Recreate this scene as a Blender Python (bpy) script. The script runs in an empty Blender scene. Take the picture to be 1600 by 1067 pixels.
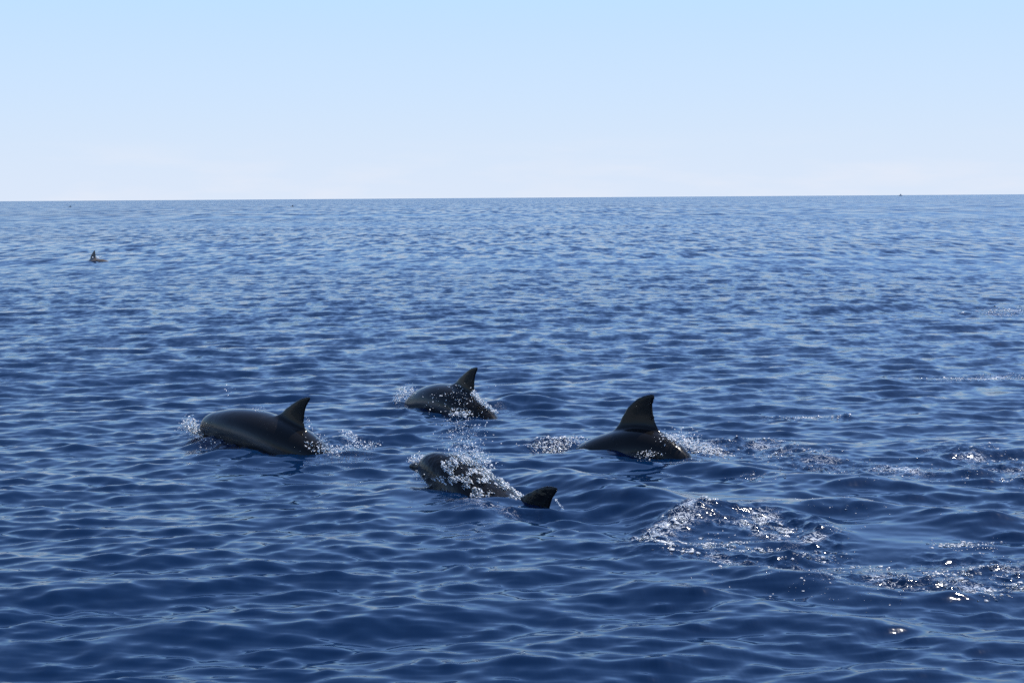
import bpy, bmesh, math, random
import numpy as np
from mathutils import Matrix, Vector

random.seed(7)
rng = np.random.default_rng(11)
S = bpy.context.scene
COL = S.collection
R = math.radians

# ------------------------------------------------------------------ camera
F_PX = 2444.0                       # focal length in photo pixels (1600 wide)
CAM_H = 2.0
cam_d = bpy.data.cameras.new('camera')
cam_d.sensor_width = 36.0
cam_d.lens = 36.0 * F_PX / 1600.0
cam_d.clip_start = 0.1
cam_d.clip_end = 60000.0
cam = bpy.data.objects.new('camera', cam_d)
COL.objects.link(cam)
CAM_ROT = Matrix.Rotation(R(90 - 5.245), 4, 'X') @ Matrix.Rotation(R(-0.39), 4, 'Z')
cam.matrix_world = Matrix.Translation((0, 0, CAM_H)) @ CAM_ROT
S.camera = cam

# ------------------------------------------------------------------ light
SUN_EL, SUN_AZ = 54.0, 58.0         # azimuth measured to the right of the view axis (+Y)
w = bpy.data.worlds.new('World')
S.world = w
w.use_nodes = True
nt = w.node_tree
nt.nodes.clear()
sky = nt.nodes.new('ShaderNodeTexSky')
sky.sky_type = 'NISHITA'
sky.sun_disc = False
sky.sun_elevation = R(SUN_EL)
sky.sun_rotation = R(SUN_AZ)
sky.altitude = 0.0
sky.air_density = 0.62
sky.dust_density = 0.05
sky.ozone_density = 4.0
bgn = nt.nodes.new('ShaderNodeBackground')
bgn.inputs['Strength'].default_value = 0.15
out = nt.nodes.new('ShaderNodeOutputWorld')
# pale sea haze lies over the lowest few degrees of sky, all the way round
tcw = nt.nodes.new('ShaderNodeTexCoord')
sep = nt.nodes.new('ShaderNodeSeparateXYZ')
nt.links.new(tcw.outputs['Generated'], sep.inputs[0])
hz = nt.nodes.new('ShaderNodeMapRange')
hz.interpolation_type = 'SMOOTHSTEP'
hz.inputs['From Min'].default_value = 0.33
hz.inputs['From Max'].default_value = 0.10
hz.inputs['To Min'].default_value = 0.0
hz.inputs['To Max'].default_value = 1.0
nt.links.new(sep.outputs['Z'], hz.inputs['Value'])
hcol = nt.nodes.new('ShaderNodeValToRGB')
EXPO = 1.0
hs = 1.0 / (0.15 * 2 ** EXPO)
hcol.color_ramp.interpolation = 'B_SPLINE'
el_ = hcol.color_ramp.elements
stops = [(0.0, (0.73, 0.81, 0.955)), (0.06, (0.625, 0.79, 0.985)), (0.13, (0.52, 0.745, 1.06)), (0.20, (0.35, 0.68, 1.25)), (0.36, (0.19, 0.50, 1.25))]
while len(el_) < len(stops):
    el_.new(0.5)
for e_, (p_, c_) in zip(el_, stops):
    e_.position = p_
    e_.color = (*c_, 1)
nt.links.new(sep.outputs['Z'], hcol.inputs[0])
hsc = nt.nodes.new('ShaderNodeVectorMath')
hsc.operation = 'SCALE'
hsc.inputs['Scale'].default_value = hs
cmap = nt.nodes.new('ShaderNodeMapping')
cmap.inputs['Scale'].default_value = (14, 14, 70)
nt.links.new(tcw.outputs['Generated'], cmap.inputs['Vector'])
cn = nt.nodes.new('ShaderNodeTexNoise')
cn.inputs['Scale'].default_value = 1.0
cn.inputs['Detail'].default_value = 4
nt.links.new(cmap.outputs[0], cn.inputs['Vector'])
cr_ = nt.nodes.new('ShaderNodeMapRange')
cr_.inputs['From Min'].default_value = 0.45
cr_.inputs['From Max'].default_value = 0.75
cr_.inputs['To Max'].default_value = 0.40
nt.links.new(cn.outputs['Fac'], cr_.inputs['Value'])
cl_ = nt.nodes.new('ShaderNodeMapRange')            # only just above the horizon
cl_.interpolation_type = 'SMOOTHSTEP'
cl_.inputs['From Min'].default_value = 0.045
cl_.inputs['From Max'].default_value = 0.012
nt.links.new(sep.outputs['Z'], cl_.inputs['Value'])
cf_ = nt.nodes.new('ShaderNodeMath')
cf_.operation = 'MULTIPLY'
nt.links.new(cr_.outputs[0], cf_.inputs[0])
nt.links.new(cl_.outputs[0], cf_.inputs[1])
cmix = nt.nodes.new('ShaderNodeMix')
cmix.data_type = 'RGBA'
cmix.inputs[7].default_value = (0.86, 0.87, 0.94, 1)
nt.links.new(cf_.outputs[0], cmix.inputs[0])
nt.links.new(hcol.outputs[0], cmix.inputs[6])
nt.links.new(cmix.outputs[2], hsc.inputs[0])
hmix = nt.nodes.new('ShaderNodeMix')
hmix.data_type = 'RGBA'
nt.links.new(hz.outputs[0], hmix.inputs[0])
nt.links.new(sky.outputs[0], hmix.inputs[6])
nt.links.new(hsc.outputs[0], hmix.inputs[7])
nt.links.new(hmix.outputs[2], bgn.inputs[0])
nt.links.new(bgn.outputs[0], out.inputs[0])

sl = bpy.data.lights.new('sun', 'SUN')
sl.energy = 3.6
sl.angle = R(0.53)
sl.color = (1.0, 0.95, 0.87)
so = bpy.data.objects.new('sun', sl)
COL.objects.link(so)
sun_vec = Vector((math.sin(R(SUN_AZ)) * math.cos(R(SUN_EL)), math.cos(R(SUN_AZ)) * math.cos(R(SUN_EL)), math.sin(R(SUN_EL))))
so.rotation_euler = sun_vec.to_track_quat('Z', 'Y').to_euler()

S.view_settings.view_transform = 'Standard'
S.view_settings.look = 'None'
S.view_settings.exposure = EXPO
S.view_settings.gamma = 1.0
S.view_settings.use_curve_mapping = False
S.cycles.use_denoising = False
S.cycles.sample_clamp_indirect = 6.0
S.cycles.max_bounces = 6

# ------------------------------------------------------------------ pixel helpers (photo pixels, 1600 x 1067)
RM = np.array(CAM_ROT.to_3x3())


def ray(px, py):
    d = np.stack([(np.asarray(px, float) - 800) / F_PX, (533.5 - np.asarray(py, float)) / F_PX, -np.ones_like(np.asarray(px, float))], -1)
    return d @ RM.T


def on_water(px, py, z=0.0):
    d = ray(px, py)
    t = (z - CAM_H) / d[..., 2]
    return np.stack([d[..., 0] * t, d[..., 1] * t], -1)


def at_depth(px, py, Y):
    d = ray(px, py)
    t = np.asarray(Y) / d[..., 1]
    return np.stack([d[..., 0] * t, d[..., 1] * t, CAM_H + d[..., 2] * t], -1)


# ------------------------------------------------------------------ wave field
def octave(lmin, lmax, slope, spread, ang, seed, N=256):
    """Periodic random sea for one octave of wavelengths, with a given rms slope."""
    g = np.random.default_rng(seed)
    Lt = lmin * N / 4.6
    k1 = np.fft.fftfreq(N, Lt / N) * 2 * np.pi
    kx, ky = np.meshgrid(k1, k1, indexing='xy')
    k = np.hypot(kx, ky)
    th = np.arctan2(ky, kx) - ang
    lk = np.log2(np.maximum(k, 1e-9) / (2 * np.pi / lmax))      # 0..1 over the octave
    width = np.log2(lmax / lmin)
    env = np.exp(-((lk - width / 2) / (0.62 * width)) ** 2 * 1.3)
    amp = env / np.maximum(k, 1e-6) ** 2 * (np.abs(np.cos(th)) ** spread * 0.93 + 0.07)
    amp[0, 0] = 0
    sp = amp * (g.normal(size=(N, N)) + 1j * g.normal(size=(N, N)))
    h = np.real(np.fft.ifft2(sp))
    gx, gy = np.gradient(h, Lt / N)
    h *= slope / math.sqrt((gx ** 2 + gy ** 2).mean())
    k0 = 2 * np.pi / math.sqrt(lmin * lmax)
    h = h + 1.15 * k0 * (h * h - (h * h).mean())                 # sharper crests, flatter troughs
    return Lt, h.astype(np.float32), lmin * 1.2


OCT_SPEC = [  # wavelength range m, rms slope, spreading, direction, grid
    (7.0, 16.0, 0.010, 5, 97, 256), (3.2, 7.0, 0.015, 5, 100, 256), (1.5, 3.2, 0.022, 5, 96, 320), (0.75, 1.5, 0.040, 5, 103, 384),
    (0.37, 0.75, 0.084, 3.6, 99, 512), (0.18, 0.37, 0.118, 2.8, 92, 512), (0.09, 0.18, 0.105, 2.0, 98, 512)]
OCT = [octave(a, b, sl_, sp_, R(d_), n_ + 1, g_) for n_, (a, b, sl_, sp_, d_, g_) in enumerate(OCT_SPEC)]
OCT_SLOPE = [q[2] for q in OCT_SPEC]


def bil(Lt, h, x, y):
    N = h.shape[0]
    u = (x / Lt) * N
    v = (y / Lt) * N
    i = np.floor(u).astype(np.int64)
    j = np.floor(v).astype(np.int64)
    fu = (u - i)
    fv = (v - j)
    fu = fu * fu * (3 - 2 * fu) * 0.35 + fu * 0.65
    fv = fv * fv * (3 - 2 * fv) * 0.35 + fv * 0.65
    i0, i1, j0, j1 = i % N, (i + 1) % N, j % N, (j + 1) % N
    return (h[j0, i0] * (1 - fu) + h[j0, i1] * fu) * (1 - fv) + (h[j1, i0] * (1 - fu) + h[j1, i1] * fu) * fv


def smooth(a, b, x):
    t = np.clip((x - a) / (b - a), 0, 1)
    return t * t * (3 - 2 * t)


def seg_dist(x, y, pts):
    """distance to a polyline and the parameter (0..1) along it"""
    best = np.full(x.shape, 1e9)
    par = np.zeros(x.shape)
    side = np.zeros(x.shape)
    n = len(pts) - 1
    for a in range(n):
        p, q = pts[a], pts[a + 1]
        e = q - p
        L2 = (e ** 2).sum()
        t = np.clip(((x - p[0]) * e[0] + (y - p[1]) * e[1]) / L2, 0, 1)
        dx, dy = x - p[0] - t * e[0], y - p[1] - t * e[1]
        d = np.hypot(dx, dy)
        m = d < best
        best = np.where(m, d, best)
        par = np.where(m, (a + t) / n, par)
        side = np.where(m, np.sign(e[0] * dy - e[1] * dx), side)
    return best, par, side


# local shapes the animals push up: (pixel polyline on the water, height m, half width m)
RIDGES = [
    # near animal: hump round its head and a long shoulder wave down its right side
    ([(632, 778), (700, 792), (770, 812)], 0.035, 0.16),
    ([(640, 770), (600, 800), (560, 840)], 0.022, 0.18),
    ([(700, 805), (800, 830), (920, 850)], 0.015, 0.16),
    ([(760, 752), (860, 765), (1000, 795), (1120, 830)], 0.10, 0.28),
    ([(860, 800), (960, 822), (1010, 850)], -0.03, 0.22),
    ([(790, 806), (830, 818), (870, 822)], -0.035, 0.12),
    # left animal
    ([(292, 684), (330, 700), (400, 716)], 0.06, 0.14),
    ([(500, 700), (545, 690), (590, 690)], 0.075, 0.16),
    ([(300, 715), (420, 735), (520, 738)], 0.015, 0.14),
    # rear animal
    ([(625, 645), (660, 652)], 0.05, 0.16),
    ([(760, 640), (820, 632), (880, 640)], 0.07, 0.25),
    # right animal
    ([(840, 705), (890, 700), (915, 708)], 0.055, 0.15),
    ([(920, 722), (1000, 735), (1100, 738), (1220, 752), (1340, 760)], 0.05, 0.20),
    ([(1080, 700), (1200, 700), (1300, 712)], 0.05, 0.2),
    # boil of the animal that has just gone under on the right
    ([(1018, 868), (1040, 836), (1100, 818), (1180, 812), (1260, 822), (1300, 845)], 0.055, 0.13),
    ([(1018, 870), (1080, 888), (1160, 896), (1250, 915), (1400, 940), (1520, 950)], 0.045, 0.16),
    ([(1180, 800), (1320, 800), (1450, 812), (1600, 840)], 0.07, 0.20),
    ([(1300, 868), (1420, 885), (1560, 880)], -0.02, 0.2),
    ([(900, 905), (1050, 935), (1250, 965), (1420, 985)], 0.05, 0.22),
]
RIDGES = [(np.array([on_water(*p) for p in pts]), h, wd) for pts, h, wd in RIDGES]
# smooth flukeprints: (centre px, half size px)
CALM = [((1400, 850), (130, 34)), ((1230, 605), (0, 0)), ((1560, 615), (80, 14)), ((1150, 795), (120, 14)), ((650, 800), (50, 22))]
CALM = [(on_water(*c), np.abs(on_water(c[0] + max(s[0], 1), c[1]) - on_water(*c))[0],
         abs(on_water(c[0], c[1] - max(s[1], 1))[1] - on_water(*c)[1])) for c, s in CALM]
# churned water (fine lumps and glints)
CHURN = [
    ([(1020, 855), (1060, 825), (1120, 812), (1240, 830), (1270, 850)], 0.16, 1.0),
    ([(1020, 862), (1090, 868), (1190, 880), (1300, 905), (1470, 915), (1600, 905)], 0.20, 0.8),
    ([(1130, 830), (1260, 850), (1290, 870)], 0.16, 0.8),
    ([(1480, 880), (1600, 890)], 0.2, 0.7),
    ([(1090, 700), (1180, 705), (1290, 735), (1420, 740)], 0.30, 0.8),
    ([(1500, 715), (1600, 745)], 0.35, 0.7),
    ([(840, 700), (905, 700)], 0.10, 1.0),
    ([(1060, 705), (1120, 712)], 0.14, 1.0),
    ([(1470, 594), (1600, 590)], 0.35, 0.9),
    ([(1225, 656), (1300, 655)], 0.22, 0.9),
    ([(1535, 486), (1590, 482)], 0.5, 0.8),
    ([(285, 680), (330, 695), (380, 708)], 0.10, 0.9),
    ([(480, 700), (560, 695)], 0.12, 0.8),
    ([(620, 640), (640, 648)], 0.10, 0.8),
    ([(700, 800), (820, 815)], 0.12, 0.6),
    ([(780, 640), (800, 648)], 0.12, 0.5),
]
CHURN = [(np.array([on_water(*p) for p in pts]), wd, a) for pts, wd, a in CHURN]
LUMP = octave(0.06, 0.16, 0.30, 0.6, R(95), 21, 256)


def row_step(r):
    return np.maximum(0.62 * 1.5625 * r * r / (CAM_H * F_PX), 0.004)


def churn_at(x, y):
    c = np.zeros(x.shape)
    for pts, wd, a in CHURN:
        cx0, cy0 = pts.min(0) - 4 * wd
        cx1, cy1 = pts.max(0) + 4 * wd
        m = (x > cx0) & (x < cx1) & (y > cy0) & (y < cy1)
        if m.any():
            d, t, s = seg_dist(x[m], y[m], pts)
            c[m] = np.maximum(c[m], a * np.exp(-(d / wd) ** 2))
    return c


def height(x, y):
    r = np.hypot(x, y)
    dr = row_step(r)
    z = np.zeros(x.shape)
    lost = np.zeros(x.shape)
    calm = np.zeros(x.shape)
    for c, sx, sy in CALM:
        q = ((x - c[0]) / sx) ** 2 + ((y - c[1]) / sy) ** 2
        calm = np.maximum(calm, np.exp(-np.clip(q, 0, 40) ** 2))
    for (Lt, h, lm), sp in zip(OCT, OCT_SLOPE):
        wgt = 1 - smooth(lm / 3.4, lm / 1.9, dr)
        wgt = np.where(r > 3.0, wgt, wgt)
        m = wgt > 1e-3
        k = wgt[m]
        if lm < 1.0:
            k = k * (1 - 0.75 * calm[m])
        z[m] += k * bil(Lt, h, x[m] + 3.1 * lm, y[m] + 1.7 * lm)
        lost += (1 - wgt ** 2) * sp ** 2
    for pts, hh, wd in RIDGES:
        lo = pts.min(0) - 4 * wd
        hi = pts.max(0) + 4 * wd
        m = (x > lo[0]) & (x < hi[0]) & (y > lo[1]) & (y < hi[1])
        if m.any():
            d, t, s = seg_dist(x[m], y[m], pts)
            tap = np.clip(np.sin(np.pi * np.clip(t * 0.86 + 0.07, 0, 1)), 0, 1) ** 0.6
            z[m] += hh * tap * np.exp(-(d / wd) ** 2)
    ch = churn_at(x, y)
    m = ch > 0.02
    if m.any():
        z[m] += ch[m] * bil(LUMP[0], LUMP[1], x[m], y[m]) * (1 - smooth(0.05, 0.12, dr[m]) * 0.5)
    return z, np.sqrt(lost), ch, calm


# ------------------------------------------------------------------ materials
def mat(name):
    m = bpy.data.materials.new(name)
    m.use_nodes = True
    return m, m.node_tree, m.node_tree.nodes['Principled BSDF']


def N(t, kind, **kw):
    n = t.nodes.new(kind)
    for k, v in kw.items():
        setattr(n, k, v)
    return n


def math_n(t, op, a, b=None, c=None):
    n = N(t, 'ShaderNodeMath', operation=op)
    for i, v in enumerate((a, b, c)):
        if v is None:
            continue
        if hasattr(v, 'links') or hasattr(v, 'is_linked'):
            t.links.new(v, n.inputs[i])
        else:
            n.inputs[i].default_value = v
    return n.outputs[0]


def water_material():
    m, t, b = mat('sea_water')
    L = t.links.new
    b.inputs['Base Color'].default_value = (0.0009, 0.0100, 0.037, 1)
    b.inputs['IOR'].default_value = 1.333
    b.inputs['Specular IOR Level'].default_value = 0.68
    geo = N(t, 'ShaderNodeNewGeometry')
    lost = N(t, 'ShaderNodeAttribute', attribute_name='lost').outputs['Fac']
    churn = N(t, 'ShaderNodeAttribute', attribute_name='churn').outputs['Fac']
    calm = N(t, 'ShaderNodeAttribute', attribute_name='calm').outputs['Fac']

    def A(name):
        return N(t, 'ShaderNodeAttribute', attribute_name=name).outputs['Fac']

    def slopes(sx, sy, detail, rough=0.5, off=(0, 0, 0)):
        mp = N(t, 'ShaderNodeMapping')
        mp.inputs['Scale'].default_value = (sx, sy, 1)
        mp.inputs['Rotation'].default_value = (0, 0, R(8))
        mp.inputs['Location'].default_value = off
        L(geo.outputs['Position'], mp.inputs['Vector'])
        fl = N(t, 'ShaderNodeVectorMath', operation='MULTIPLY')
        L(mp.outputs[0], fl.inputs[0])
        fl.inputs[1].default_value = (1, 1, 0)
        n = N(t, 'ShaderNodeTexNoise')
        n.inputs['Scale'].default_value = 1.0
        n.inputs['Detail'].default_value = detail
        n.inputs['Roughness'].default_value = rough
        L(fl.outputs[0], n.inputs['Vector'])
        s = N(t, 'ShaderNodeVectorMath', operation='SUBTRACT')
        L(n.outputs['Color'], s.inputs[0])
        s.inputs[1].default_value = (0.5, 0.5, 0.5)
        return s.outputs[0]

    def scaled(vec, fac, sx=0.6, sy=1.0):
        a = N(t, 'ShaderNodeVectorMath', operation='MULTIPLY')
        L(vec, a.inputs[0])
        a.inputs[1].default_value = (sx, sy, 0)
        c = N(t, 'ShaderNodeVectorMath', operation='SCALE')
        L(a.outputs[0], c.inputs[0])
        if hasattr(fac, 'is_linked'):
            L(fac, c.inputs['Scale'])
        else:
            c.inputs['Scale'].default_value = fac
        return c.outputs[0]

    def add(a, c):
        n = N(t, 'ShaderNodeVectorMath', operation='ADD')
        L(a, n.inputs[0])
        L(c, n.inputs[1])
        return n.outputs[0]

    # wind patches, tens of metres wide, make the ripples stronger or weaker
    mp = N(t, 'ShaderNodeMapping')
    mp.inputs['Scale'].default_value = (0.02, 0.045, 0)
    L(geo.outputs['Position'], mp.inputs['Vector'])
    wind = N(t, 'ShaderNodeTexNoise')
    wind.inputs['Scale'].default_value = 1.0
    wind.inputs['Detail'].default_value = 4
    L(mp.outputs[0], wind.inputs['Vector'])
    windf = math_n(t, 'MULTIPLY_ADD', wind.outputs['Fac'], 2.8, -0.4)
    lostw = math_n(t, 'MULTIPLY', lost, windf)
    v1 = scaled(slopes(3.6, 2.2, 3, 0.6), math_n(t, 'MULTIPLY', windf, A('near_f')))
    v2 = scaled(slopes(2.2, 0.60, 3, 0.6, (5, 9, 0)), math_n(t, 'MULTIPLY', windf, A('mid_f')))
    v5 = scaled(slopes(0.9, 0.11, 3, 0.6, (1, 4, 0)), math_n(t, 'MULTIPLY', windf, A('far_f')))
    rip_f = math_n(t, 'MULTIPLY', windf, math_n(t, 'SUBTRACT', 0.24, math_n(t, 'MULTIPLY', calm, 0.15)))
    v3 = scaled(slopes(10, 19, 3, 0.6, (2, 3, 0)), rip_f)
    v4 = scaled(slopes(34, 55, 2, 0.6, (7, 3, 0)), math_n(t, 'MULTIPLY', churn, 1.1), 1.0, 1.0)
    lean = N(t, 'ShaderNodeCombineXYZ')
    L(math_n(t, 'MULTIPLY_ADD', lost, -0.40, -0.022), lean.inputs[1])
    tot = add(add(add(add(v1, v2), v5), add(v3, v4)), lean.outputs[0])
    nn = N(t, 'ShaderNodeVectorMath', operation='ADD')
    L(geo.outputs['Normal'], nn.inputs[0])
    L(tot, nn.inputs[1])
    nz = N(t, 'ShaderNodeVectorMath', operation='NORMALIZE')
    L(nn.outputs[0], nz.inputs[0])
    L(nz.outputs[0], b.inputs['Normal'])
    fm = N(t, 'ShaderNodeMapping')
    fm.inputs['Scale'].default_value = (20, 27, 0)
    L(geo.outputs['Position'], fm.inputs['Vector'])
    fn = N(t, 'ShaderNodeTexNoise')
    fn.inputs['Scale'].default_value = 1.0
    fn.inputs['Detail'].default_value = 6
    fn.inputs['Roughness'].default_value = 0.62
    fn.inputs['Distortion'].default_value = 0.8
    L(fm.outputs[0], fn.inputs['Vector'])
    ridge = math_n(t, 'ABSOLUTE', math_n(t, 'SUBTRACT', fn.outputs['Fac'], 0.5))
    fg = N(t, 'ShaderNodeTexNoise')
    fg.inputs['Scale'].default_value = 3.0
    fg.inputs['Detail'].default_value = 3
    L(geo.outputs['Position'], fg.inputs['Vector'])
    width = math_n(t, 'MULTIPLY', math_n(t, 'MULTIPLY', churn, churn), math_n(t, 'MULTIPLY', math_n(t, 'MAXIMUM', math_n(t, 'SUBTRACT', fg.outputs['Fac'], 0.47), 0.0), 0.24))
    lace = N(t, 'ShaderNodeMapRange')
    L(math_n(t, 'SUBTRACT', width, ridge), lace.inputs['Value'])
    lace.inputs['From Min'].default_value = 0.0
    lace.inputs['From Max'].default_value = 0.010
    fc = N(t, 'ShaderNodeMix', data_type='RGBA')
    L(math_n(t, 'MULTIPLY', lace.outputs[0], 0.7), fc.inputs[0])
    fc.inputs[6].default_value = b.inputs['Base Color'].default_value
    fc.inputs[7].default_value = (0.75, 0.78, 0.82, 1)
    L(fc.outputs[2], b.inputs['Base Color'])
    ro = math_n(t, 'ADD', math_n(t, 'MULTIPLY', lostw, 0.42), 0.06)
    L(ro, b.inputs['Roughness'])
    return m


def foam_material():
    m, t, b = mat('white_water')
    b.inputs['Base Color'].default_value = (0.92, 0.93, 0.95, 1)
    b.inputs['Roughness'].default_value = 0.12
    b.inputs['IOR'].default_value = 1.333
    b.inputs['Transmission Weight'].default_value = 0.0
    tr = N(t, 'ShaderNodeBsdfTranslucent')
    tr.inputs[0].default_value = (0.95, 0.96, 0.98, 1)
    mx = N(t, 'ShaderNodeMixShader')
    mx.inputs[0].default_value = 0.5
    t.links.new(b.outputs[0], mx.inputs[1])
    t.links.new(tr.outputs[0], mx.inputs[2])
    t.links.new(mx.outputs[0], t.nodes['Material Output'].inputs[0])
    return m


def skin_material(wet=0.0):
    m, t, b = mat('wet_dolphin_skin')
    L = t.links.new
    tone = N(t, 'ShaderNodeAttribute', attribute_name='tone').outputs['Fac']
    tc = N(t, 'ShaderNodeAttribute', attribute_name='rest').outputs['Vector']
    n = N(t, 'ShaderNodeTexNoise')
    n.inputs['Scale'].default_value = 9
    n.inputs['Detail'].default_value = 5
    n.inputs['Roughness'].default_value = 0.65
    L(tc, n.inputs['Vector'])
    f = math_n(t, 'MULTIPLY_ADD', math_n(t, 'SUBTRACT', n.outputs['Fac'], 0.5), 0.22, tone)
    cr = N(t, 'ShaderNodeValToRGB')
    e = cr.color_ramp.elements
    e[0].position, e[0].color = 0.0, (0.006, 0.0058, 0.006, 1)
    e[1].position, e[1].color = 1.0, (0.15, 0.155, 0.165, 1)
    a = cr.color_ramp.elements.new(0.35)
    a.color = (0.010, 0.0096, 0.0098, 1)
    a = cr.color_ramp.elements.new(0.62)
    a.color = (0.034, 0.035, 0.038, 1)
    L(f, cr.inputs[0])
    # small pale flecks and scratches
    v = N(t, 'ShaderNodeTexVoronoi')
    v.inputs['Scale'].default_value = 34
    L(tc, v.inputs['Vector'])
    sp = math_n(t, 'MULTIPLY', math_n(t, 'LESS_THAN', v.outputs['Distance'], 0.16), math_n(t, 'GREATER_THAN', n.outputs['Fac'], 0.56))
    mx = N(t, 'ShaderNodeMix', data_type='RGBA')
    L(math_n(t, 'MULTIPLY', sp, 0.12), mx.inputs[0])
    L(cr.outputs[0], mx.inputs[6])
    mx.inputs[7].default_value = (0.16, 0.15, 0.14, 1)
    L(mx.outputs[2], b.inputs['Base Color'])
    r = math_n(t, 'MULTIPLY_ADD', n.outputs['Fac'], 0.42, -0.05)
    L(r, b.inputs['Roughness'])
    b.inputs['IOR'].default_value = 1.38
    b.inputs['Specular IOR Level'].default_value = 0.28
    # film of running water
    n2 = N(t, 'ShaderNodeTexNoise')
    n2.inputs['Scale'].default_value = 22
    n2.inputs['Detail'].default_value = 3
    L(tc, n2.inputs['Vector'])
    b.inputs['Coat Weight'].default_value = 0.12
    b.inputs['Coat Roughness'].default_value = 0.06
    b.inputs['Coat IOR'].default_value = 1.333
    bp = N(t, 'ShaderNodeBump')
    bp.inputs['Strength'].default_value = 0.20 + 0.3 * wet
    bp.inputs['Distance'].default_value = 0.006 + 0.01 * wet
    L(n2.outputs['Fac'], bp.inputs['Height'])
    L(bp.outputs[0], b.inputs['Normal'])
    L(bp.outputs[0], b.inputs['Coat Normal'])
    return m


def plain(name, col, rough=0.5):
    m, t, b = mat(name)
    n = N(t, 'ShaderNodeTexNoise')
    n.inputs['Scale'].default_value = 3
    cr = N(t, 'ShaderNodeMix', data_type='RGBA')
    cr.inputs[6].default_value = (*[c * 0.85 for c in col], 1)
    cr.inputs[7].default_value = (*col, 1)
    t.links.new(n.outputs['Fac'], cr.inputs[0])
    t.links.new(cr.outputs[2], b.inputs['Base Color'])
    b.inputs['Roughness'].default_value = rough
    return m


def drop_material():
    m, t, b = mat('clear_water_drops')
    b.inputs['Base Color'].default_value = (0.80, 0.90, 0.97, 1)
    b.inputs['Roughness'].default_value = 0.06
    b.inputs['IOR'].default_value = 1.333
    b.inputs['Transmission Weight'].default_value = 0.9
    return m


M_WATER = water_material()
M_DROP = drop_material()
M_FOAM = foam_material()
M_SKIN = skin_material(0.0)
M_SKIN_WET = skin_material(1.0)
M_EYE = plain('dark_eye', (0.01, 0.008, 0.007), 0.08)
M_SKIN_FAR = plain('sunlit_brown_skin', (0.10, 0.085, 0.07), 0.35)  # far skin made paler and browner: sunlight painted into its colour
M_HULL = plain('boat_hull_paint', (0.35, 0.36, 0.38), 0.4)
M_CABIN = plain('boat_cabin_paint', (0.6, 0.6, 0.6), 0.4)


# ------------------------------------------------------------------ mesh helpers
def mesh_from(name, verts, quads=None, tris=None):
    me = bpy.data.meshes.new(name)
    verts = np.asarray(verts, np.float32)
    me.vertices.add(len(verts))
    me.vertices.foreach_set('co', verts.ravel())
    nq = 0 if quads is None else len(quads)
    nt_ = 0 if tris is None else len(tris)
    idx, start, pos = [], [], 0
    if nq:
        idx.append(np.asarray(quads, np.int32).ravel())
        start.append(np.arange(nq, dtype=np.int32) * 4)
        pos = nq * 4
    if nt_:
        idx.append(np.asarray(tris, np.int32).ravel())
        start.append(pos + np.arange(nt_, dtype=np.int32) * 3)
    idx = np.concatenate(idx)
    start = np.concatenate(start)
    me.loops.add(len(idx))
    me.loops.foreach_set('vertex_index', idx)
    me.polygons.add(nq + nt_)
    me.polygons.foreach_set('loop_start', start)
    me.update(calc_edges=True)
    me.validate()
    me.polygons.foreach_set('use_smooth', np.ones(len(me.polygons), dtype=bool))
    return me


def attr(me, name, data, kind='FLOAT'):
    a = me.attributes.new(name, kind, 'POINT')
    a.data.foreach_set('value' if kind == 'FLOAT' else 'vector', np.asarray(data, np.float32).ravel())


def link(name, me, material=None, parent=None, **props):
    o = bpy.data.objects.new(name, me)
    COL.objects.link(o)
    if material and not me.materials:
        me.materials.append(material)
    if parent:
        o.parent = parent
    for k, v in props.items():
        o[k] = v
    return o


# ------------------------------------------------------------------ the sea
def build_sea():
    half = R(20.5)
    dense = np.linspace(-half, half, 1150)
    st, a, side = (dense[1] - dense[0]), half, []
    while a < math.pi:
        st *= 1.09
        a += st
        side.append(min(a, math.pi))
    side = np.array(side)
    az = np.concatenate([-side[::-1][1:], dense, side])     # from just past -pi to +pi
    # radii: evenly spaced in 1/r, so the swell is resolved as far as it can be seen
    near = np.linspace(0.6, 6.0, 46)[:-1]
    inv = np.linspace(1 / 6.0, 1 / 900.0, 780)
    far = np.geomspace(900, 30000, 26)[1:]
    r = np.concatenate([near, 1 / inv, far])
    AZ, RR = np.meshgrid(az, r)
    x = (RR * np.sin(AZ)).ravel()
    y = (RR * np.cos(AZ)).ravel()
    z, lost, ch, calm = height(x, y)
    # away from the finely meshed sector only the longer waves are carried by the mesh
    offs = smooth(half, half + 0.5, np.abs(AZ.ravel()))
    nr, nc = len(r), len(az)
    v = np.stack([x, y, z], -1)
    i = np.arange(nr * nc).reshape(nr, nc)
    q = np.stack([i[:-1, :-1], i[:-1, 1:], i[1:, 1:], i[1:, :-1]], -1).reshape(-1, 4)
    wrap = np.stack([i[:-1, -1], i[:-1, 0], i[1:, 0], i[1:, -1]], -1).reshape(-1, 4)
    q = np.concatenate([q, wrap])[:, ::-1]
    v = np.concatenate([v, [[0, 0, 0]]])
    c = nr * nc
    ring = i[0]
    tri = np.stack([np.full(nc, c), np.roll(ring, -1), ring], -1)
    me = mesh_from('sea', v, q, tri)
    rr = RR.ravel()
    amp = (lost + offs * 0.06) * 5.5
    w1 = 1 - smooth(30, 60, rr)
    w3 = smooth(90, 220, rr)
    for nm, wt in (('near_f', w1), ('mid_f', 1 - w1 - w3), ('far_f', w3)):
        attr(me, nm, np.append(np.clip(wt, 0, 1) * amp, 0))
    attr(me, 'lost', np.append(lost + offs * 0.06, 0.05))
    attr(me, 'churn', np.append(ch, 0))
    attr(me, 'calm', np.append(calm, 0))
    return link('sea', me, M_WATER, kind='structure', label='deep blue open sea with small ripples')


build_sea()

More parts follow.
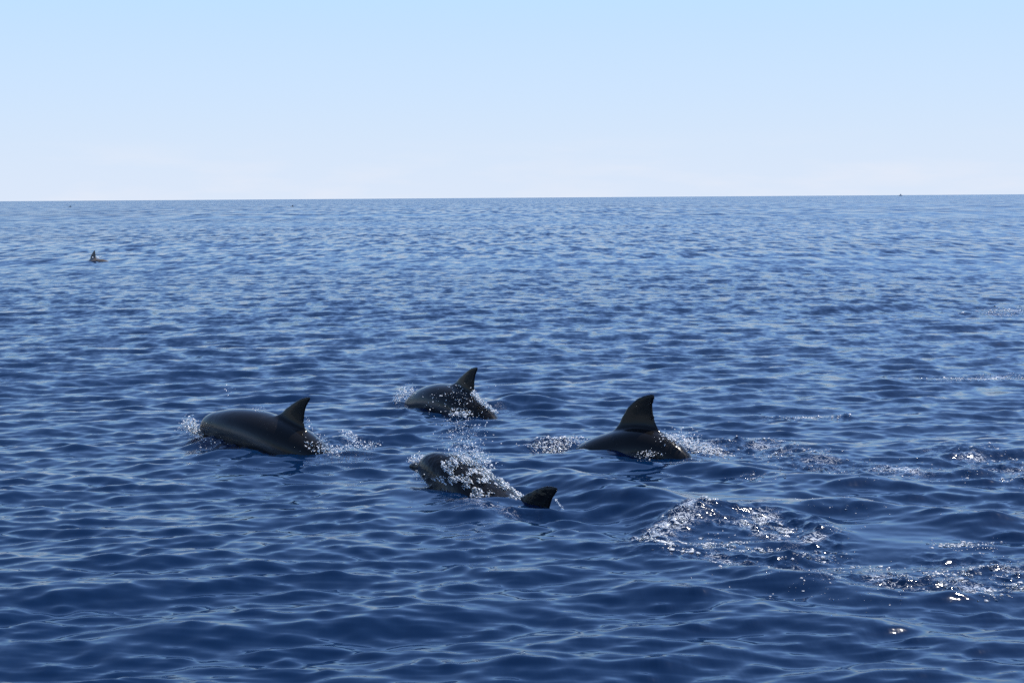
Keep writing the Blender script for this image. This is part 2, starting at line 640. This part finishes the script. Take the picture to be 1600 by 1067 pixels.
# ------------------------------------------------------------------ dolphins
PROF = np.array([  # x from beak tip, top, bottom, half width
    (0.000, 0.002, -0.012, 0.008), (0.012, 0.014, -0.022, 0.020), (0.04, 0.022, -0.032, 0.028), (0.09, 0.030, -0.042, 0.035),
    (0.12, 0.038, -0.050, 0.042), (0.145, 0.066, -0.058, 0.058), (0.175, 0.098, -0.070, 0.078), (0.22, 0.126, -0.086, 0.100),
    (0.29, 0.147, -0.105, 0.122), (0.40, 0.164, -0.130, 0.148), (0.55, 0.183, -0.158, 0.175), (0.75, 0.197, -0.185, 0.195),
    (0.95, 0.200, -0.200, 0.202), (1.15, 0.195, -0.198, 0.194), (1.35, 0.176, -0.176, 0.166), (1.55, 0.146, -0.142, 0.124),
    (1.75, 0.112, -0.106, 0.080), (1.92, 0.080, -0.075, 0.048), (2.06, 0.055, -0.050, 0.032), (2.16, 0.034, -0.030, 0.022),
    (2.22, 0.012, -0.012, 0.010)])
FIN_LEAD = np.array([(-0.08, -0.07), (-0.02, 0.0), (0.042, 0.045), (0.102, 0.105), (0.155, 0.16), (0.195, 0.205), (0.235, 0.238), (0.268, 0.256), (0.285, 0.262)])
FIN_TRAIL = np.array([(0.42, -0.07), (0.345, 0.0), (0.318, 0.03), (0.296, 0.07), (0.284, 0.115), (0.281, 0.16), (0.290, 0.205), (0.300, 0.240), (0.296, 0.262)])
FIN_X0 = 1.00


def sm_interp(xq, xp, yp):
    """Catmull-Rom through the profile points"""
    xp = np.asarray(xp)
    yp = np.asarray(yp)
    m = np.gradient(yp, xp)
    k = np.clip(np.searchsorted(xp, xq) - 1, 0, len(xp) - 2)
    h = xp[k + 1] - xp[k]
    t = (xq - xp[k]) / h
    return ((2 * t ** 3 - 3 * t ** 2 + 1) * yp[k] + (t ** 3 - 2 * t ** 2 + t) * h * m[k]
            + (-2 * t ** 3 + 3 * t ** 2) * yp[k + 1] + (t ** 3 - t ** 2) * h * m[k + 1])


def loft(rings):
    rings = np.asarray(rings)
    a, b = rings.shape[:2]
    v = rings.reshape(-1, 3)
    i = np.arange(a * b).reshape(a, b)
    j = np.roll(i, -1, 1)
    q = np.stack([i[:-1], i[1:], j[1:], j[:-1]], -1).reshape(-1, 4)
    caps = []
    for ring, flip in ((0, False), (a - 1, True)):
        c = len(v)
        v = np.vstack([v, rings[ring].mean(0)])
        tr = np.stack([i[ring], j[ring], np.full(b, c)], -1)
        caps.append(tr[:, ::-1] if flip else tr)
    return v, q, np.concatenate(caps)


def blade(levels):
    """levels: (lead point, trail point, thickness, thickness axis); lens section"""
    rings = []
    n = 14
    for P, Q, th, ax in levels:
        P, Q, ax = np.array(P, float), np.array(Q, float), np.array(ax, float)
        u = (1 - np.cos(np.linspace(0, np.pi, n))) / 2
        prof = np.maximum(1.9 * np.sqrt(u) * (1 - u) ** 0.8 * 0.62, 0.0065 / th)
        prof[0] = prof[-1] = 0
        up = [P + (Q - P) * s + ax * th * p for s, p in zip(u, prof)]
        dn = [P + (Q - P) * s - ax * th * p for s, p in zip(u[::-1][1:-1], prof[::-1][1:-1])]
        rings.append(up + dn)
    return loft(rings)


def straight_dolphin(voxel):
    parts = []
    xs = np.concatenate([np.linspace(0, 0.3, 34)[:-1], np.linspace(0.3, 2.22, 80)])
    top, bot, hw = (sm_interp(xs, PROF[:, 0], PROF[:, i]) for i in (1, 2, 3))
    th = np.linspace(0, 2 * np.pi, 49)[:-1]
    rings = []
    for x, a, b_, w_ in zip(xs, top, bot, hw):
        c, s = np.cos(th), np.sin(th)
        zc, hz = (a + b_) / 2, max((a - b_) / 2, 0.002)
        rings.append(np.stack([np.full(48, x), w_ * np.sign(c) * np.abs(c) ** 0.95, zc + hz * np.sign(s) * np.abs(s) ** 0.97], -1))
    parts.append(loft(rings))
    # dorsal fin
    lv = []
    hs = np.concatenate([[-0.07], np.linspace(0, 0.25, 14), [0.258, 0.262]])
    for h in hs:
        xl = np.interp(h, FIN_LEAD[:, 1], FIN_LEAD[:, 0])
        xt = np.interp(h, FIN_TRAIL[:, 1], FIN_TRAIL[:, 0])
        z0 = 0.196
        tk = 0.030 * (1 - np.clip(h, 0, 0.262) / 0.262) ** 0.8 + 0.007 + 0.030 * math.exp(-max(h, 0) / 0.05) if h >= 0 else 0.085
        dz = -0.03 * max(0, (xt - 0.3)) if h <= 0 else 0
        lv.append(((FIN_X0 + xl, 0, z0 + h), (FIN_X0 + xt, 0, z0 + h - 0.02 * (h < 0.02) + dz), tk, (0, 1, 0)))
    parts.append(blade(lv))
    # flippers
    for s in (-1, 1):
        lv = []
        for u in np.linspace(0, 1, 9):
            ch = 0.14 * (1 - u) ** 0.6 + 0.015
            px_ = 0.50 + 0.20 * u + 0.05 * u * u
            yy, zz = s * (0.11 + 0.21 * u), -0.115 - 0.13 * u
            lv.append(((px_, yy, zz), (px_ + ch, yy, zz), 0.022 * (1 - u) + 0.008, (0, 0.5 * s, 0.87)))
        parts.append(blade(lv))
    # flukes
    for s in (-1, 1):
        lv = []
        for u in np.linspace(0, 1, 9):
            yy = s * (0.0 + 0.27 * u)
            xl = 2.02 + 0.20 * u ** 1.2
            xt = 2.22 + 0.05 * u + 0.03 * math.sin(u * math.pi)
            lv.append(((xl, yy, 0), (max(xt, xl + 0.02), yy, 0), 0.022 * (1 - u) + 0.008, (0, 0, 1)))
        parts.append(blade(lv))
    V, Q, T, off = [], [], [], 0
    for v, q, t in parts:
        V.append(v)
        Q.append(q + off)
        T.append(t + off)
        off += len(v)
    me = mesh_from('dolphin_rest', np.concatenate(V), np.concatenate(Q), np.concatenate(T))
    bm = bmesh.new()
    bm.from_mesh(me)
    bmesh.ops.recalc_face_normals(bm, faces=bm.faces[:])
    bm.to_mesh(me)
    bm.free()
    o = bpy.data.objects.new('dolphin_rest', me)
    COL.objects.link(o)
    md = o.modifiers.new('r', 'REMESH')
    md.mode = 'VOXEL'
    md.voxel_size = voxel
    sm = o.modifiers.new('s', 'SMOOTH')
    sm.factor = 0.5
    sm.iterations = 7
    dg = bpy.context.evaluated_depsgraph_get()
    res = bpy.data.meshes.new_from_object(o.evaluated_get(dg))
    co = np.zeros(len(res.vertices) * 3, np.float32)
    res.vertices.foreach_get('co', co)
    bpy.data.objects.remove(o)
    bpy.data.meshes.remove(me)
    co = co.reshape(-1, 3).astype(float)
    # melt the root of the fin into the back
    ed = np.zeros(len(res.edges) * 2, np.int32)
    res.edges.foreach_get('vertices', ed)
    ed = ed.reshape(-1, 2)
    cnt = np.bincount(ed.ravel(), minlength=len(co))[:, None]
    x, y, z = co.T
    wgt = (smooth(FIN_X0 - 0.16, FIN_X0 - 0.04, x) * (1 - smooth(FIN_X0 + 0.40, FIN_X0 + 0.5, x))
           * smooth(0.10, 0.15, z) * (1 - smooth(0.235, 0.29, z)) * (1 - smooth(0.08, 0.13, np.abs(y))))[:, None]
    for _ in range(30):
        sm_ = np.zeros_like(co)
        for a_ in range(3):
            sm_[:, a_] = np.bincount(ed[:, 0], co[ed[:, 1], a_], len(co)) + np.bincount(ed[:, 1], co[ed[:, 0], a_], len(co))
        co += 0.6 * wgt * (sm_ / cnt - co)
    return res, co


def spine(xq, x0, pitch0, k_front, k_rear, k_head=0.0):
    """side-view spine: pitch angle (nose up positive) at x0 and curvature ahead of and behind it"""
    xs = np.linspace(-0.1, 2.45, 512)
    d = xs - x0
    ang = pitch0 + np.where(d < 0, k_front * d, k_rear * d) + k_head * np.minimum(xs - 0.5, 0)     # arched back: the nose tips down, the tail hangs
    dx, dz = np.cos(ang), -np.sin(ang)                          # rearwards direction
    st = xs[1] - xs[0]
    X = np.concatenate([[0], np.cumsum((dx[1:] + dx[:-1]) / 2 * st)])
    Z = np.concatenate([[0], np.cumsum((dz[1:] + dz[:-1]) / 2 * st)])
    X -= np.interp(x0, xs, X)
    Z -= np.interp(x0, xs, Z)
    return np.interp(xq, xs, X), np.interp(xq, xs, Z), np.interp(xq, xs, ang)


def pose(co, p):
    co = co.copy()                                              # fins differ in how far they sweep back
    co[:, 0] += p.get('sweep', 0) * np.clip((co[:, 2] - 0.19) / 0.26, 0, 1) ** 2
    X, Z, A = spine(co[:, 0], 1.15, p['pitch'], p.get('kf', 0.5), p.get('kr', 0.6), p.get('kh', 0.0))
    cr, sr = math.cos(p.get('roll', 0)), math.sin(p.get('roll', 0))
    y, z = co[:, 1] * cr - co[:, 2] * sr, co[:, 1] * sr + co[:, 2] * cr
    lx = X + z * np.sin(A)
    lz = Z + z * np.cos(A)
    ly = y + p.get('side', 0) * (co[:, 0] - 1.15) ** 2
    sc = p.get('scale', 1.0)
    lx, ly, lz = lx * sc, ly * sc, lz * sc
    c, s = math.cos(p['yaw']), math.sin(p['yaw'])               # heading (-cos, +sin): left and away
    wx = lx * c + ly * s
    wy = -lx * s + ly * c
    return np.stack([wx + p['loc'][0], wy + p['loc'][1], lz + p['loc'][2]], -1)


def tones(co):
    x, y, z = co.T
    zt = np.interp(x, PROF[:, 0], PROF[:, 1])
    zb = np.interp(x, PROF[:, 0], PROF[:, 2])
    q = (z - zb) / np.maximum(zt - zb, 0.02)                    # 0 belly .. 1 back
    cape = 0.60 + 0.10 * np.sin((x - 0.3) * 3.2) - 0.22 * smooth(1.25, 1.7, x)
    t = 0.08 + 0.45 * smooth(cape + 0.06, cape - 0.10, q) + 0.45 * smooth(0.30, 0.12, q)
    t += 0.16 * smooth(0.14, 0.05, np.abs(q - (0.72 - 0.25 * (x - 0.4)))) * smooth(0.35, 0.6, x) * (1 - smooth(1.2, 1.6, x))
    t += 0.22 * smooth(1.2, 1.5, x) * smooth(0.92, 0.6, q)
    t = np.where(q > 1.04, 0.05, t)
    return np.clip(t, 0, 1)


REST, REST_CO = straight_dolphin(0.008)
TONE = tones(REST_CO)
FAR_REST, FAR_CO = straight_dolphin(0.022)
GROUP = 'dolphins of the pod at the surface'


def make_dolphin(label, p, material, far=False):
    src, co = (FAR_REST, FAR_CO) if far else (REST, REST_CO)
    me = src.copy()
    me.name = 'dolphin'
    base = np.array(p['loc'])
    w = pose(co, p) - base
    me.vertices.foreach_set('co', w.astype(np.float32).ravel())
    me.polygons.foreach_set('use_smooth', np.ones(len(me.polygons), dtype=bool))
    attr(me, 'tone', tones(co))
    attr(me, 'rest', co, 'FLOAT_VECTOR')
    me.update()
    o = link('dolphin', me, material, label=label, category='dolphin', group=GROUP)
    o.location = base
    if not far:
        for s in (-1, 1):
            bm = bmesh.new()
            bmesh.ops.create_uvsphere(bm, u_segments=10, v_segments=8, radius=0.013)
            em = bpy.data.meshes.new('eye')
            bm.to_mesh(em)
            bm.free()
            e = link('eye', em, M_EYE, o)
            e.location = pose(np.array([[0.265, s * 0.108, -0.012]]), p)[0] - base
    return o, w + base


def anchor(px, py, Y):
    return tuple(at_depth(px, py, Y))


# loc = the spine under the middle of the fin
P1 = dict(loc=anchor(448, 696, 12.15), yaw=R(40), pitch=R(12), kf=0.36, kr=0.36, sweep=0.02)
P2 = dict(loc=anchor(721, 639, 14.5), yaw=R(52), pitch=R(10), kf=0.85, kr=0.6)
P3 = dict(loc=anchor(994, 707, 12.0), yaw=R(36), pitch=R(-12), kf=0.62, kr=2.3, sweep=-0.02)
P4 = dict(loc=anchor(815, 838, 9.95), yaw=R(45), pitch=R(22), kf=-0.06, kr=0.5, kh=1.1, sweep=-0.01)
D1, W1 = make_dolphin('dark dolphin on the left with its long back and swept fin above calm water', P1, M_SKIN)
D2, W2 = make_dolphin('rounded back of the dolphin behind the spray plume, flecked with drops', P2, M_SKIN)
D3, W3 = make_dolphin('dolphin right of the middle with the tallest upright fin and its head under water', P3, M_SKIN)
D4, W4 = make_dolphin('nearest dolphin with its head raised and a sheet of white water over its back', P4, M_SKIN_WET)
P5 = dict(loc=anchor(147, 415, 52.0), yaw=R(28), pitch=R(-16), kf=0.5, kr=0.9, scale=1.1)
make_dolphin('small far dolphin at the left, only an upright fin and low back above the water', P5, M_SKIN_FAR, True)
for px, py, lab in ((110, 323.5, 'tiny dark fin far out near the horizon, at the left edge'), (457, 323, 'tiny dark fin far out near the horizon, above the left dolphin')):
    q = on_water(px, py)
    make_dolphin(lab, dict(loc=(q[0], q[1], -0.12), yaw=R(5), pitch=R(0), kf=0.5, kr=0.5, scale=1.3), M_SKIN, True)


# ------------------------------------------------------------------ white water
bm = bmesh.new()
bmesh.ops.create_icosphere(bm, subdivisions=1, radius=1.0)
ICO_V = np.array([v.co[:] for v in bm.verts])
ICO_F = np.array([[v.index for v in f.verts] for f in bm.faces])
bm.free()


def blobs(name, pts, size, label, flat=1.0, stretch=None, jit=0.35, clear=0.6, pull=1.0):
    """many small lumps of water as one mesh; size per point, optional stretch vectors"""
    n = len(pts)
    k = len(ICO_V)
    sc = np.ones((n, 1, 3)) * np.asarray(size).reshape(n, 1, 1)
    sc = sc * (0.7 + 0.6 * rng.random((n, 1, 3)))
    sc[:, :, 2] *= flat
    v = ICO_V[None] * sc * (1 + jit * (rng.random((n, k, 1)) - 0.5) * 2)
    a = rng.random(n) * 2 * np.pi
    ca, sa = np.cos(a)[:, None], np.sin(a)[:, None]
    v = np.stack([v[..., 0] * ca - v[..., 1] * sa, v[..., 0] * sa + v[..., 1] * ca, v[..., 2]], -1)
    if stretch is None:
        stretch = rng.normal(size=(n, 3)) * (0.7, 0.7, 0.5) * pull
    if True:
        d = stretch / np.maximum(np.linalg.norm(stretch, axis=1, keepdims=True), 1e-6)
        along = (v * d[:, None]).sum(-1, keepdims=True)
        v = v + along * d[:, None] * np.linalg.norm(stretch, axis=1)[:, None, None]
    v = v + np.asarray(pts)[:, None]
    f = ICO_F[None] + (np.arange(n) * k)[:, None, None]
    me = mesh_from(name, v.reshape(-1, 3), None, f.reshape(-1, 3))
    me.materials.append(M_FOAM)
    me.materials.append(M_DROP)
    me.polygons.foreach_set('material_index', np.repeat((rng.random(n) < clear).astype(np.int32), len(ICO_F)))
    return link(name, me, kind='stuff', label=label, category=name.replace('_', ' '))


def value_noise(p, scale, seed):
    g = np.random.default_rng(seed).random((64, 64))
    u = p[:, :2] * np.asarray(scale)
    i = np.floor(u).astype(int)
    f = u - i
    f = f * f * (3 - 2 * f)
    a = g[i[:, 1] % 64, i[:, 0] % 64]
    b = g[i[:, 1] % 64, (i[:, 0] + 1) % 64]
    c = g[(i[:, 1] + 1) % 64, i[:, 0] % 64]
    d = g[(i[:, 1] + 1) % 64, (i[:, 0] + 1) % 64]
    return (a * (1 - f[:, 0]) + b * f[:, 0]) * (1 - f[:, 1]) + (c * (1 - f[:, 0]) + d * f[:, 0]) * f[:, 1]


def along(pts, n):
    pts = np.array(pts, float)
    seg = np.linalg.norm(np.diff(pts, axis=0), axis=1)
    cum = np.concatenate([[0], np.cumsum(seg)])
    u = rng.random(n) * cum[-1]
    return np.stack([np.interp(u, cum, pts[:, i]) for i in range(pts.shape[1])], -1)


def floating(strokes, thr=0.53, scale=(10, 13), seed=3):
    """points on the water along pixel strokes: (polyline, spread m, count, size m)"""
    P, Z = [], []
    for pts, spread, n, size in strokes:
        w_ = np.array([on_water(*p) for p in pts])
        n = int(n * 1.4)
        q = along(w_, n * 3)
        q = q + rng.normal(size=q.shape) * spread
        nz = 0.5 * value_noise(q, scale, seed) + 0.5 * value_noise(q, (scale[0] * 4, scale[1] * 4), seed + 1)
        keep = nz > thr
        q = q[keep][:n]
        s = 0.47 * size * np.exp(rng.normal(size=len(q)) * 0.55) * (0.6 + 1.6 * (nz[keep][:n] - thr) / (1 - thr))
        s = np.minimum(s, 2.0 * size)
        z = height(q[:, 0], q[:, 1])[0]
        P.append(np.column_stack([q, z + s * 0.1]))
        Z.append(s)
    return np.concatenate(P), np.concatenate(Z)


def airborne(strokes):
    """points in the air: (pixel polyline, depth Y, pixel spread (x, y), count, size m, depth spread)"""
    P, Z = [], []
    for pts, Y, (sx, sy), n, size, dy in strokes:
        q = along(pts, n)
        q = q + rng.normal(size=q.shape) * (sx, sy)
        P.append(at_depth(q[:, 0], q[:, 1], Y + rng.normal(size=n) * dy))
        Z.append(0.62 * size * np.minimum(np.exp(rng.normal(size=n) * 0.6), 1.9))
    return np.concatenate(P), np.concatenate(Z)


# foam on the water
p, s = floating([
    ([(1020, 858), (1035, 842), (1075, 822), (1120, 815)], 0.05, 800, 0.0060),
    ([(1018, 860), (1060, 866), (1100, 862)], 0.05, 1120, 0.0072),
    ([(1140, 825), (1190, 832), (1225, 838), (1250, 850)], 0.05, 672, 0.0066),
    ([(1110, 852), (1180, 862), (1230, 866)], 0.06, 560, 0.0060),
    ([(1240, 870), (1330, 888), (1440, 905), (1520, 920)], 0.12, 672, 0.0060),
    ([(1300, 840), (1340, 838)], 0.05, 96, 0.0060),
    ([(1480, 858), (1540, 856)], 0.08, 224, 0.0066),
    ([(1440, 900), (1520, 900), (1600, 890)], 0.10, 512, 0.0066),
    ([(1540, 925), (1600, 915)], 0.06, 320, 0.0072),
    ([(1120, 880), (1240, 915), (1400, 935)], 0.12, 256, 0.0042),
    ([(1180, 800), (1320, 805), (1540, 822)], 0.10, 96, 0.0048),
])
blobs('foam', p, s, 'scattered white foam round the boil in the right foreground', flat=0.4, pull=0.35, clear=0.5)
p, s = floating([
    ([(1060, 700), (1110, 710), (1130, 716)], 0.07, 960, 0.0072),
    ([(1130, 702), (1180, 698), (1230, 700)], 0.10, 416, 0.0060),
    ([(1200, 718), (1260, 715), (1290, 722)], 0.12, 352, 0.0060),
    ([(1290, 735), (1360, 738), (1430, 738)], 0.14, 384, 0.0054),
    ([(1160, 752), (1220, 756)], 0.08, 112, 0.0054),
    ([(1120, 720), (1300, 745), (1420, 755)], 0.2, 192, 0.0048),
], seed=8)
blobs('foam', p, s, 'trail of white foam behind the dolphin with the tall fin', flat=0.4, pull=0.35, clear=0.5)
p, s = floating([([(838, 702), (860, 708), (885, 700)], 0.06, 672, 0.0060), ([(870, 692), (905, 690)], 0.05, 256, 0.0054)], seed=9, thr=0.4)
blobs('foam', p, s, 'small white patch of foam at the head of the dolphin with the tall fin', flat=0.7, pull=0.35, clear=0.5)
p, s = floating([([(1530, 716), (1580, 722)], 0.12, 176, 0.0060), ([(1530, 750), (1600, 752)], 0.12, 176, 0.0060), ([(1470, 745), (1600, 748)], 0.2, 96, 0.0048)], seed=13)
blobs('foam', p, s, 'foam flecks at the right edge beyond the boil', flat=0.45, pull=0.35, clear=0.5)
p, s = floating([([(1480, 596), (1530, 592), (1600, 588)], 0.14, 608, 0.0072)], seed=14, thr=0.45)
blobs('foam', p, s, 'thin white line of foam at the right edge in the middle distance', flat=0.7, pull=0.35, clear=0.5)
p, s = floating([([(1238, 656), (1280, 655)], 0.09, 272, 0.0066), ([(1300, 656), (1310, 656)], 0.06, 32, 0.0060)], seed=15, thr=0.42)
blobs('foam', p, s, 'short white ripple of foam above the trail on the right', flat=0.7, pull=0.35, clear=0.5)
p, s = floating([([(1540, 487), (1565, 484), (1582, 480)], 0.22, 256, 0.0120)], seed=16, thr=0.42)
blobs('foam', p, s, 'farthest foam fleck near the right edge below the horizon', flat=0.8, pull=0.35, clear=0.5)

# splashes at the animals
Y1, Y2, Y3, Y4 = (q['loc'][1] for q in (P1, P2, P3, P4))
p, s = airborne([
    ([(284, 668), (298, 662), (312, 684), (330, 692)], Y1 + 0.6, (5, 6), 672, 0.0039, 0.08),
    ([(292, 664), (304, 668)], Y1 + 0.6, (4, 5), 352, 0.0054, 0.06),
    ([(320, 690), (345, 700), (370, 708)], Y1 + 0.25, (10, 5), 208, 0.0036, 0.08),
    ([(478, 655), (492, 675), (520, 700)], Y1 - 0.25, (2, 3), 130, 0.0027, 0.04),
    ([(500, 700), (530, 703), (552, 695), (556, 685), (548, 678), (535, 676)], Y1 - 0.3, (4, 3), 480, 0.0036, 0.06),
    ([(560, 698), (590, 694)], Y1 - 0.3, (5, 3), 144, 0.0036, 0.06),
    ([(486, 694), (518, 706)], Y1 - 0.5, (9, 5), 150, 0.0036, 0.05),
    ([(350, 608), (360, 612)], Y1, (4, 5), 12, 0.0036, 0.05),
    ([(398, 640), (412, 636)], Y1, (4, 3), 41, 0.0030, 0.05)])
blobs('splash', p, s, 'splash thrown up at the head and tail of the left dolphin')
p, s = airborne([
    ([(618, 628), (630, 612), (645, 610)], Y2 + 0.6, (4, 4), 384, 0.0048, 0.06),
    ([(620, 624), (622, 630)], Y2 + 0.6, (4, 4), 128, 0.0036, 0.06),
    ([(738, 612), (752, 628), (775, 646)], Y2 - 0.3, (2, 2), 576, 0.0042, 0.04),
    ([(712, 644), (728, 648)], Y2 - 0.55, (7, 3), 176, 0.0042, 0.05),
    ([(690, 605), (740, 640)], Y2 - 0.5, (26, 12), 176, 0.0033, 0.05)])
blobs('splash', p, s, 'white splash round the rearmost of the four near dolphins')
p, s = airborne([
    ([(1040, 680), (1070, 692), (1112, 706)], Y3 - 0.2, (9, 5), 672, 0.0045, 0.06),
    ([(1060, 676), (1085, 684)], Y3, (12, 8), 96, 0.0030, 0.05),
    ([(838, 700), (860, 695), (905, 688)], Y3 + 0.25, (9, 5), 230, 0.0039, 0.06),
    ([(1000, 712), (1030, 706)], Y3 - 0.35, (8, 3), 96, 0.0036, 0.04)])
blobs('splash', p, s, 'splash at the tail of the dolphin with the tall fin', clear=0.4)
p, s = airborne([
    ([(712, 708), (708, 640)], Y4 + 0.5, (15, 14), 330, 0.0026, 0.10),
    ([(722, 715), (738, 665)], Y4 + 0.45, (15, 12), 420, 0.0027, 0.10),
    ([(710, 712), (745, 712), (765, 728)], Y4 + 0.4, (9, 6), 420, 0.0036, 0.06),
    ([(742, 702), (758, 724)], Y4 + 0.4, (2, 2), 90, 0.0036, 0.03)])
blobs('spray', p, s, 'plume of fine drops rising above the back of the nearest dolphin')
p, s = airborne([
    ([(642, 720), (650, 716), (668, 720)], Y4 + 0.75, (5, 4), 320, 0.0042, 0.05),
    ([(645, 735), (665, 755), (700, 768)], Y4 + 0.45, (4, 3), 144, 0.0030, 0.05),
    ([(868, 780), (884, 801)], Y4 - 0.25, (0.8, 0.8), 96, 0.0024, 0.01),
    ([(765, 800), (800, 812)], Y4 - 0.1, (14, 4), 224, 0.0036, 0.05)])
blobs('splash', p, s, 'small splash at the beak and tail side of the nearest dolphin')
p, s = airborne([([(148, 402), (160, 403)], 51.5, (4, 1.0), 26, 0.014, 0.3)])
blobs('splash', p, s, 'few pale drops right beside the far fin at the left')
# the sheet of water breaking over the nearest animal's back
sel = (REST_CO[:, 0] > 0.38) & (REST_CO[:, 0] < 1.12) & (REST_CO[:, 2] > -0.05)
idx = np.nonzero(sel)[0]
idx = rng.choice(idx, 13000)
rc = REST_CO[idx]
side_u = np.column_stack([rc[:, 0], np.arctan2(rc[:, 1], rc[:, 2] + 0.02) * 0.2])
nz = 0.55 * value_noise(side_u, (16, 22), 31) + 0.45 * value_noise(side_u, (45, 60), 32)
topw = smooth(-0.05, 0.16, rc[:, 2])
keep = nz > 0.80 - 0.26 * topw
k_ = int(keep.sum())
pw = W4[idx][keep] + rng.normal(size=(k_, 3)) * 0.007 + np.array([0, 0, 0.006])
tail = np.array([math.cos(P4['yaw']), -math.sin(P4['yaw']), -0.45])
blobs('splash', pw, 0.0029 * np.minimum(np.exp(rng.normal(size=k_) * 0.55), 1.9), 'sheet of broken white water running off the back of the nearest dolphin', jit=0.5,
      stretch=tail * (0.4 + 2.2 * rng.random((k_, 1))) + rng.normal(size=(k_, 3)) * 0.35)


# ------------------------------------------------------------------ distant boat
def box(bm, lo, hi, taper=0.0):
    v = [bm.verts.new((x, y, z)) for z in (lo[2], hi[2]) for x, y in ((lo[0], lo[1]), (hi[0], lo[1]), (hi[0], hi[1]), (lo[0], hi[1]))]
    if taper:
        for k in (0, 3):
            v[k].co.x += taper
    for f in ((3, 2, 1, 0), (4, 5, 6, 7), (0, 1, 5, 4), (1, 2, 6, 5), (2, 3, 7, 6), (3, 0, 4, 7)):
        bm.faces.new([v[k] for k in f])


def boat_part(name, mtl, parent, boxes):
    bm = bmesh.new()
    for b_ in boxes:
        box(bm, *b_)
    me = bpy.data.meshes.new(name)
    bm.to_mesh(me)
    bm.free()
    return link(name, me, mtl, parent)


q = ray(1407, 306.2)
dist = 3600.0
boat = bpy.data.objects.new('boat', None)
COL.objects.link(boat)
boat.location = (q[0] / q[1] * dist, dist, 0.0)
boat['label'] = 'tiny grey boat on the horizon at the right'
boat['category'] = 'boat'
boat_part('hull', M_HULL, boat, [((-4.2, -1.3, -0.3), (4.2, 1.3, 1.3), 0.9)])
boat_part('cabin', M_CABIN, boat, [((-1.6, -1.0, 1.3), (1.9, 1.0, 3.2), 0.3), ((-0.7, -0.8, 3.2), (1.2, 0.8, 4.3))])
boat_part('mast', M_HULL, boat, [((0.4, -0.08, 4.3), (0.56, 0.08, 6.2))])
